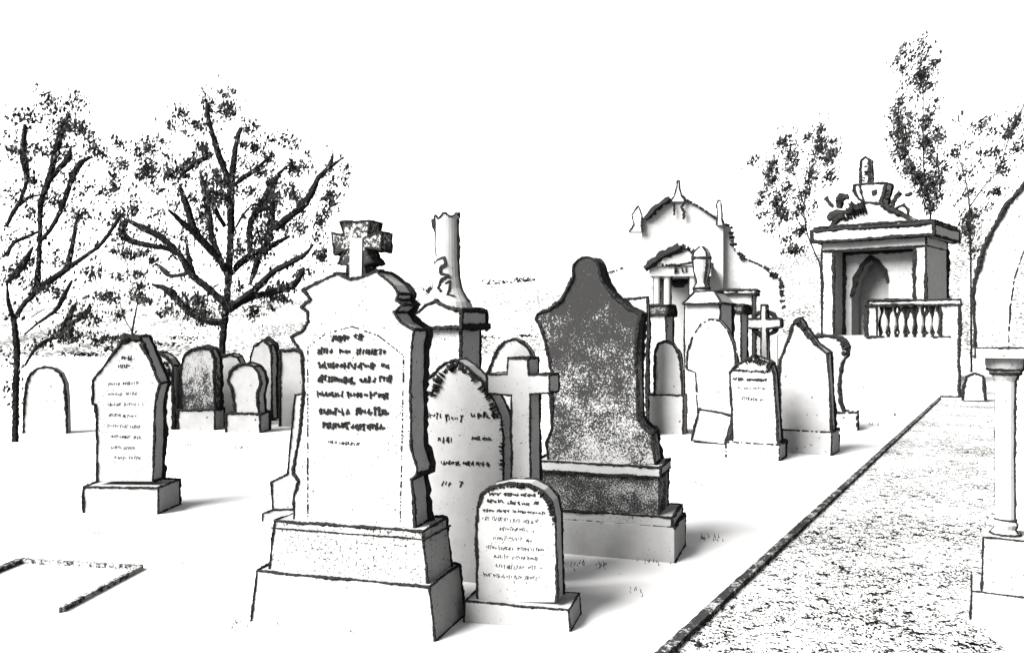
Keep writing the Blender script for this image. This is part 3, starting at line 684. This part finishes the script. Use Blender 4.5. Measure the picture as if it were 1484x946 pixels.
t2 = [[(318, 608, 14), (320, 540, 13), (322, 500, 12), (325, 470, 11), (329, 430, 11), (332, 390, 11), (334, 345, 10), (335, 300, 9), (336, 262, 9), (340, 225, 7), (343, 205, 6), (349, 186, 6)],
      [(334, 268, 12), (324, 242, 8), (313, 212, 8), (307, 190, 6), (302, 172, 6), (301, 150, 9)],
      [(331, 398, 9), (316, 374, 9), (292, 348, 9), (264, 322, 7), (244, 304, 7)], [(294, 350, 9), (281, 332, 9), (273, 305, 9), (264, 280, 7), (261, 268, 5)],
      [(319, 376, 8), (308, 345, 8), (304, 315, 8), (297, 280, 9), (290, 248, 6)], [(326, 328, 5), (316, 312, 6), (306, 290, 7), (298, 265, 6)],
      [(326, 440, 10), (302, 418, 9), (277, 397, 9), (258, 366, 8), (234, 345, 8), (206, 330, 8), (182, 318, 7)], [(181, 320, 9), (178, 341, 11), (196, 351, 8), (224, 357, 7), (242, 360, 6), (256, 370, 6)],
      [(272, 396, 5), (248, 400, 5), (238, 392, 7), (226, 382, 6)], [(280, 396, 6), (273, 372, 6), (270, 346, 6)],
      [(322, 467, 9), (297, 464, 11), (275, 452, 12), (257, 434, 13), (243, 420, 9), (220, 412, 6)],
      [(329, 447, 7), (352, 432, 8), (376, 414, 9), (396, 394, 8), (418, 382, 8), (440, 370, 6), (453, 356, 5)], [(331, 451, 6), (362, 432, 8), (392, 424, 11), (424, 414, 9), (436, 398, 6), (440, 391, 4)],
      [(333, 398, 6), (350, 380, 9), (366, 368, 16), (386, 360, 13), (420, 342, 8)], [(364, 372, 9), (362, 345, 8), (365, 318, 8), (384, 290, 10), (396, 264, 12), (412, 244, 6)],
      [(384, 368, 8), (390, 338, 15), (394, 312, 13), (396, 275, 7)], [(398, 332, 9), (420, 314, 9), (438, 300, 10), (452, 278, 9), (462, 257, 6), (478, 241, 7), (483, 220, 2)], [(478, 242, 6), (497, 229, 3)],
      [(374, 374, 8), (368, 395, 8), (362, 412, 6)], [(336, 272, 4), (352, 258, 6), (370, 246, 6), (392, 226, 5)], [(342, 330, 2.5), (352, 312, 3), (366, 296, 4)], [(398, 300, 6), (372, 306, 6), (364, 318, 5)], [(305, 225, 6), (285, 236, 7), (262, 254, 6)],
      [(427, 290, 7), (424, 270, 5)], [(380, 355, 5), (372, 330, 5)]]
c2 = [(263, 167, 8, 10, 50, 0), (288, 182, 5, 10, 34, -20), (301, 152, 6, 14, 60, 0), (331, 159, 11, 13, 110, -20), (325, 137, 6, 4, 22, 30), (335, 128, 5, 3, 10, 40), (360, 188, 6, 7, 36, 0), (369, 182, 5, 6, 20, 0), (370, 214, 8, 9, 60, 0), (352, 209, 6, 7, 28, -40), (354, 233, 5, 9, 22, -20),
      (293, 216, 9, 12, 80, 0), (278, 237, 9, 12, 70, -40), (263, 250, 10, 12, 80, 0), (244, 254, 10, 8, 40, 0), (308, 262, 8, 12, 60, -30), (314, 250, 6, 7, 34, 0), (310, 285, 12, 14, 120, 0), (322, 264, 6, 10, 60, 0), (326, 288, 7, 10, 60, 0), (365, 277, 8, 8, 34, 0), (346, 283, 5, 8, 12, 0), (375, 247, 8, 9, 60, -50),
      (390, 230, 6, 9, 34, -50), (392, 203, 12, 5, 22, 20), (413, 203, 5, 8, 14, -20), (426, 207, 4, 12, 20, 0), (447, 222, 6, 8, 10, 0), (424, 243, 4, 12, 40, -20), (432, 245, 5, 9, 44, -20), (446, 245, 6, 8, 20, 0), (422, 279, 11, 9, 40, 0), (434, 288, 8, 8, 36, 0), (477, 292, 11, 13, 80, 0), (484, 283, 12, 3, 20, 10),
      (502, 245, 4, 10, 16, -20), (500, 264, 4, 12, 14, 0), (259, 296, 5, 9, 20, 0), (284, 292, 6, 10, 24, 0), (248, 184, 4, 8, 10, 0), (268, 193, 4, 5, 10, 0), (479, 264, 7, 12, 20, 0), (293, 314, 8, 16, 50, 0), (300, 330, 7, 16, 60, 0), (347, 365, 9, 16, 66, 0), (366, 453, 9, 12, 80, -20), (347, 416, 8, 10, 30, 0),
      (412, 414, 12, 7, 60, 0), (433, 402, 5, 12, 40, -20), (466, 370, 9, 11, 80, 0), (463, 321, 6, 14, 70, -15), (475, 309, 6, 8, 24, 0), (435, 330, 8, 14, 66, -20), (412, 434, 9, 6, 30, 0), (391, 444, 5, 8, 16, 0), (287, 435, 9, 11, 110, 0), (296, 453, 8, 5, 60, 0), (380, 300, 16, 18, 60, 0), (400, 285, 10, 18, 60, 0), (375, 340, 12, 16, 40, 0), (415, 330, 9, 10, 26, 0), (345, 345, 5, 20, 24, 0), (262, 345, 8, 18, 40, 0), (395, 430, 14, 6, 40, 0), (300, 300, 10, 20, 40, 0), (460, 345, 8, 12, 26, 0), (450, 395, 6, 6, 10, 0)]
tree('tree', 'dark upright leafless tree with a straight trunk and fanning limbs, behind the small graves', 318, 608, t2, c2, GT, .9)
# thin tree further back between the two
t3 = [[(192, 600, 5), (190, 520, 4), (191, 485, 3), (199, 440, 1.6), (205, 395, 1.2), (202, 350, .9), (210, 290, .8), (216, 245, .7)], [(200, 440, 1.2), (188, 400, 1), (176, 340, .9), (165, 280, .7)], [(204, 410, 1.2), (222, 370, 1), (232, 320, .8), (246, 255, .7)], [(191, 480, 1.4), (176, 450, 1), (172, 405, .8)]]
c3 = [(173, 207, 6, 9, 30, 0), (180, 240, 4, 9, 30, 0), (168, 240, 2, 10, 14, 0), (163, 268, 4, 18, 70, -8), (200, 223, 3, 14, 36, -8), (211, 211, 6, 11, 44, -15), (216, 243, 9, 16, 110, 0), (222, 215, 5, 12, 20, 0), (235, 203, 6, 5, 24, 0), (245, 252, 9, 8, 44, 0), (205, 256, 6, 10, 40, -30), (247, 230, 4, 10, 14, 0), (173, 312, 7, 14, 70, -25), (194, 304, 6, 12, 56, -15),
      (250, 183, 6, 10, 22, 0), (172, 402, 6, 7, 30, 0), (200, 398, 10, 6, 44, 10), (201, 420, 7, 14, 66, 10), (210, 436, 12, 6, 60, -10), (174, 456, 5, 10, 30, 0), (181, 366, 6, 10, 40, 0), (191, 370, 7, 8, 36, 0), (209, 366, 7, 7, 36, 0), (221, 377, 6, 5, 26, 0), (165, 364, 6, 6, 16, 0), (232, 275, 10, 12, 24, 0), (190, 280, 10, 16, 22, 0), (225, 310, 14, 10, 26, 0), (215, 330, 16, 6, 22, 0), (166, 490, 18, 5, 50, 0), (232, 340, 8, 14, 40, 0), (245, 449, 9, 5, 20, 0), (236, 455, 12, 6, 26, 0), (195, 430, 6, 6, 26, 0)]
tree('tree', 'thin wispy tree with scattered leaf clumps standing between the two dark trees', 206, 585, t3, c3, GT, .9)
t4 = [[(1192, 540, 4.5), (1190, 400, 4), (1180, 365, 4), (1170, 338, 4), (1165, 300, 3.5), (1174, 255, 3), (1188, 195, 2)], [(1168, 320, 3), (1140, 280, 2), (1118, 235, 2)], [(1166, 300, 3), (1148, 240, 2), (1136, 205, 1.5)], [(1172, 265, 2.5), (1198, 240, 2), (1206, 218, 1.5)]]
c4 = [(1092, 232, 5, 10, 26, -25), (1118, 242, 9, 18, 90, -15), (1120, 262, 7, 9, 60, 0), (1135, 206, 9, 11, 60, 0), (1148, 223, 8, 20, 80, 0), (1145, 246, 6, 12, 40, 0), (1175, 253, 6, 18, 80, 0), (1188, 212, 8, 22, 150, -5), (1187, 190, 3, 10, 40, 5), (1172, 197, 7, 9, 30, -40), (1204, 226, 6, 15, 110, -25), (1203, 256, 8, 11, 60, 0), (1165, 281, 7, 14, 90, -25), (1142, 277, 5, 18, 50, 0), (1102, 288, 6, 16, 50, -10), (1124, 291, 9, 16, 90, 0), (1130, 306, 9, 13, 90, 0),
      (1140, 314, 6, 10, 40, 0), (1158, 306, 6, 14, 50, 0), (1160, 335, 7, 9, 70, 0), (1152, 362, 14, 8, 80, 0), (1120, 330, 8, 12, 30, 0), (1104, 312, 6, 12, 20, 0), (1140, 348, 8, 10, 30, 0), (1180, 300, 8, 12, 20, 0), (1208, 205, 4, 8, 16, 0)]
tree('tree', 'feathery dark tree with a slender trunk, left of the mausoleum', 1192, 545, t4, c4, GT, 1.6, dens=1.5, Y=29, fsize=2.6, thin=.5)
t5 = [[(1350, 540, 5), (1350, 400, 4), (1348, 300, 4.5), (1340, 262, 4), (1338, 200, 3), (1338, 110, 2)], [(1345, 290, 4), (1326, 250, 4), (1310, 205, 3), (1300, 165, 2)], [(1346, 280, 3), (1358, 240, 2.5), (1360, 200, 2)]]
c5 = [(1309, 73, 4, 12, 30, -10), (1337, 62, 3, 12, 20, 0), (1348, 70, 5, 6, 10, 0), (1336, 111, 10, 13, 120, 0), (1328, 118, 10, 3, 24, 0), (1338, 85, 4, 12, 30, 0), (1355, 93, 6, 9, 50, -30), (1308, 99, 5, 8, 26, 0), (1299, 88, 3, 6, 10, 0), (1346, 127, 8, 7, 30, 0), (1326, 138, 6, 10, 18, 0), (1302, 150, 5, 8, 26, 0), (1299, 170, 7, 16, 80, 10), (1308, 194, 14, 22, 220, 0), (1342, 178, 7, 16, 90, 0),
      (1343, 206, 9, 13, 150, 0), (1360, 195, 5, 18, 70, 0), (1308, 220, 11, 15, 130, 0), (1317, 244, 9, 11, 120, 0), (1331, 258, 9, 12, 130, 0), (1346, 230, 10, 12, 60, 0), (1364, 247, 6, 22, 80, 0), (1352, 265, 11, 15, 110, 0), (1340, 277, 8, 15, 110, 0), (1348, 300, 7, 12, 100, 0), (1360, 285, 6, 12, 44, 0), (1294, 195, 5, 12, 18, 0), (1318, 165, 8, 12, 30, 0), (1310, 125, 5, 20, 24, 0), (1360, 150, 5, 14, 16, 0), (1345, 160, 6, 12, 14, 0), (1325, 80, 12, 14, 24, 0)]
tree('poplar_tree', 'tall narrow poplar rising directly behind the mausoleum', 1350, 540, t5, c5, GT, 1.4, dens=1.5, Y=34, fsize=2.6, thin=.5)
t6 = [[(1408, 560, 6), (1407, 400, 5), (1406, 340, 6), (1404, 290, 4), (1398, 255, 3), (1386, 222, 2)], [(1405, 300, 4), (1430, 265, 3), (1448, 245, 2.5), (1462, 200, 3), (1474, 172, 5), (1486, 150, 3)], [(1406, 320, 3), (1450, 285, 2), (1475, 215, 1.5)]]
c6 = [(1383, 220, 4, 9, 50, -10), (1391, 236, 4, 10, 16, 0), (1395, 253, 5, 15, 60, 0), (1405, 277, 5, 10, 46, 0), (1420, 185, 9, 10, 60, 0), (1389, 173, 4, 8, 12, 0), (1429, 173, 6, 8, 24, -30), (1441, 220, 9, 10, 50, 0), (1450, 245, 8, 16, 90, 0), (1444, 277, 9, 6, 80, 0), (1423, 223, 10, 8, 30, 0), (1476, 212, 9, 16, 90, 0), (1470, 178, 6, 18, 110, -20), (1462, 194, 5, 10, 60, 0), (1408, 312, 10, 12, 100, 0),
      (1406, 338, 7, 26, 130, 0), (1400, 325, 10, 20, 60, 0), (1412, 365, 6, 14, 40, 0), (1410, 210, 8, 12, 20, 0), (1430, 300, 12, 8, 22, 0), (1415, 240, 10, 14, 20, 0), (1440, 190, 10, 10, 22, 0), (1392, 290, 4, 12, 16, -30), (1500, 190, 14, 24, 120, 0), (1520, 240, 18, 24, 120, 0)]
tree('tree', 'loose leafy tree between the poplar and the stone arch', 1408, 545, t6, c6, GT, 1.6, dens=1.4, Y=31, fsize=2.5, thin=.5)

# ------------------------------------------------------------------ scrub along the hill and grass tufts
b = MB([LEAF]); Y = 70; s = F/Y
for (x, y, rx, ry, n, sl) in [(740, 411, 40, 4, 150, -4), (765, 407, 18, 5, 100, -4), (710, 414, 16, 5, 30, 0), (1165, 437, 18, 3, 40, -14), (1130, 366, 14, 6, 40, 0), (1378, 350, 10, 24, 60, 0), (1390, 330, 16, 8, 60, 0)]:
    b.flecks(at(x, y, 86 if x < 1000 else 80), rx/s*1.2, ry/s*1.2, n, sl, 1.5, 2.4/s, lean=15)
Y = 47; s = F/Y
for (x, y, rx, ry, n, sl) in [(120, 513, 34, 3, 110, -4), (160, 505, 18, 6, 60, -4), (230, 498, 30, 5, 60, 0), (270, 490, 30, 4, 50, 0), (700, 488, 30, 3, 30, 0), (760, 486, 20, 2, 30, 0)]:
    b.flecks(at(x, y, 46.5), rx/s, ry/s, n, sl, .8, 2.2/s, lean=15)
tag(b.build('scrub'), kind='stuff')
b = MB([LEAF])
tufts = [(270, 646, 10), (350, 649, 12), (140, 775, 8), (340, 905, 16), (352, 908, 12), (402, 913, 12), (840, 818, 10), (876, 820, 14), (936, 812, 12), (952, 814, 12), (925, 858, 8), (515, 916, 6), (258, 815, 6), (318, 690, 4), (1020, 780, 8), (1040, 782, 6), (1300, 602, 8), (1268, 616, 4), (1008, 700, 4), (1010, 905, 14), (600, 918, 5)]
for (px, py, n) in tufts:
    p = at(px, py, depth(py)); s = F/p.y
    for _ in range(n):
        q = Vector((p.x+random.gauss(0, 6)/s, p.y+random.gauss(0, .05), 0)); h = random.uniform(3, 8)/s; l = random.uniform(-.5, .5)*h; w = .7/s
        k = b.add([q+Vector((-w, 0, 0)), q+Vector((w, 0, 0)), q+Vector((l, .01, h))]); b.face([k, k+1, k+2])
tag(b.build('grass'), kind='stuff')

for nm, lb, ct in (('ground', 'pale open burial ground between the headstones', 'ground'), ('path', 'dark speckled gravel path running back along the right side', 'path'),
                   ('kerb', 'thin dark stone kerb along the gravel path edge', 'kerb'), ('hill', 'pale stippled hillside rising behind the trees and chapel', 'hill'),
                   ('scrub', 'dark scrubby growth scattered along the hillside', 'scrub'), ('grass', 'small dark grass tufts scattered over the ground', 'grass')):
    if nm in bpy.data.objects: tag(bpy.data.objects[nm], lb, ct)
# ------------------------------------------------------------------ camera, sun, sky
cam = bpy.data.cameras.new('camera'); co = bpy.data.objects.new('camera', cam); C.objects.link(co)
co.location = (0, 0, EYE); co.rotation_euler = (R(90), 0, 0)
cam.sensor_width = 36; cam.lens = 36*F/1484; cam.clip_end = 3000; cam.clip_start = .05
S.camera = co
AZ, EL = 57, 36                                  # sun behind the camera, to the left
d = Vector((-math.sin(R(AZ))*math.cos(R(EL)), -math.cos(R(AZ))*math.cos(R(EL)), math.sin(R(EL))))
sl = bpy.data.lights.new('sun', 'SUN'); sl.energy = 4.0; sl.angle = R(38); sl.color = (1, .985, .96)
so = bpy.data.objects.new('sun', sl); C.objects.link(so); so.rotation_euler = d.to_track_quat('Z', 'Y').to_euler(); so.location = d*30
W = bpy.data.worlds.new('World'); S.world = W; W.use_nodes = True
nt = W.node_tree; bg = nt.nodes['Background']
sky = nt.nodes.new('ShaderNodeTexSky'); sky.sky_type = 'NISHITA'; sky.sun_disc = False
sky.sun_elevation = R(EL); sky.sun_rotation = math.atan2(d.x, d.y)
sky.dust_density = 1.5; sky.air_density = 1.0
bw = nt.nodes.new('ShaderNodeRGBToBW'); nt.links.new(sky.outputs[0], bw.inputs[0])
veil = math_n(nt, 'MAXIMUM', bw.outputs[0], 1.65)      # thin white overcast: no part of the sky is darker than this
nt.links.new(veil, bg.inputs[0]); bg.inputs[1].default_value = .05
S.view_settings.view_transform = 'Standard'; S.view_settings.look = 'None'; S.view_settings.gamma = 1
S.view_settings.exposure = 3.66
S.render.engine = 'CYCLES'; S.cycles.max_bounces = 4
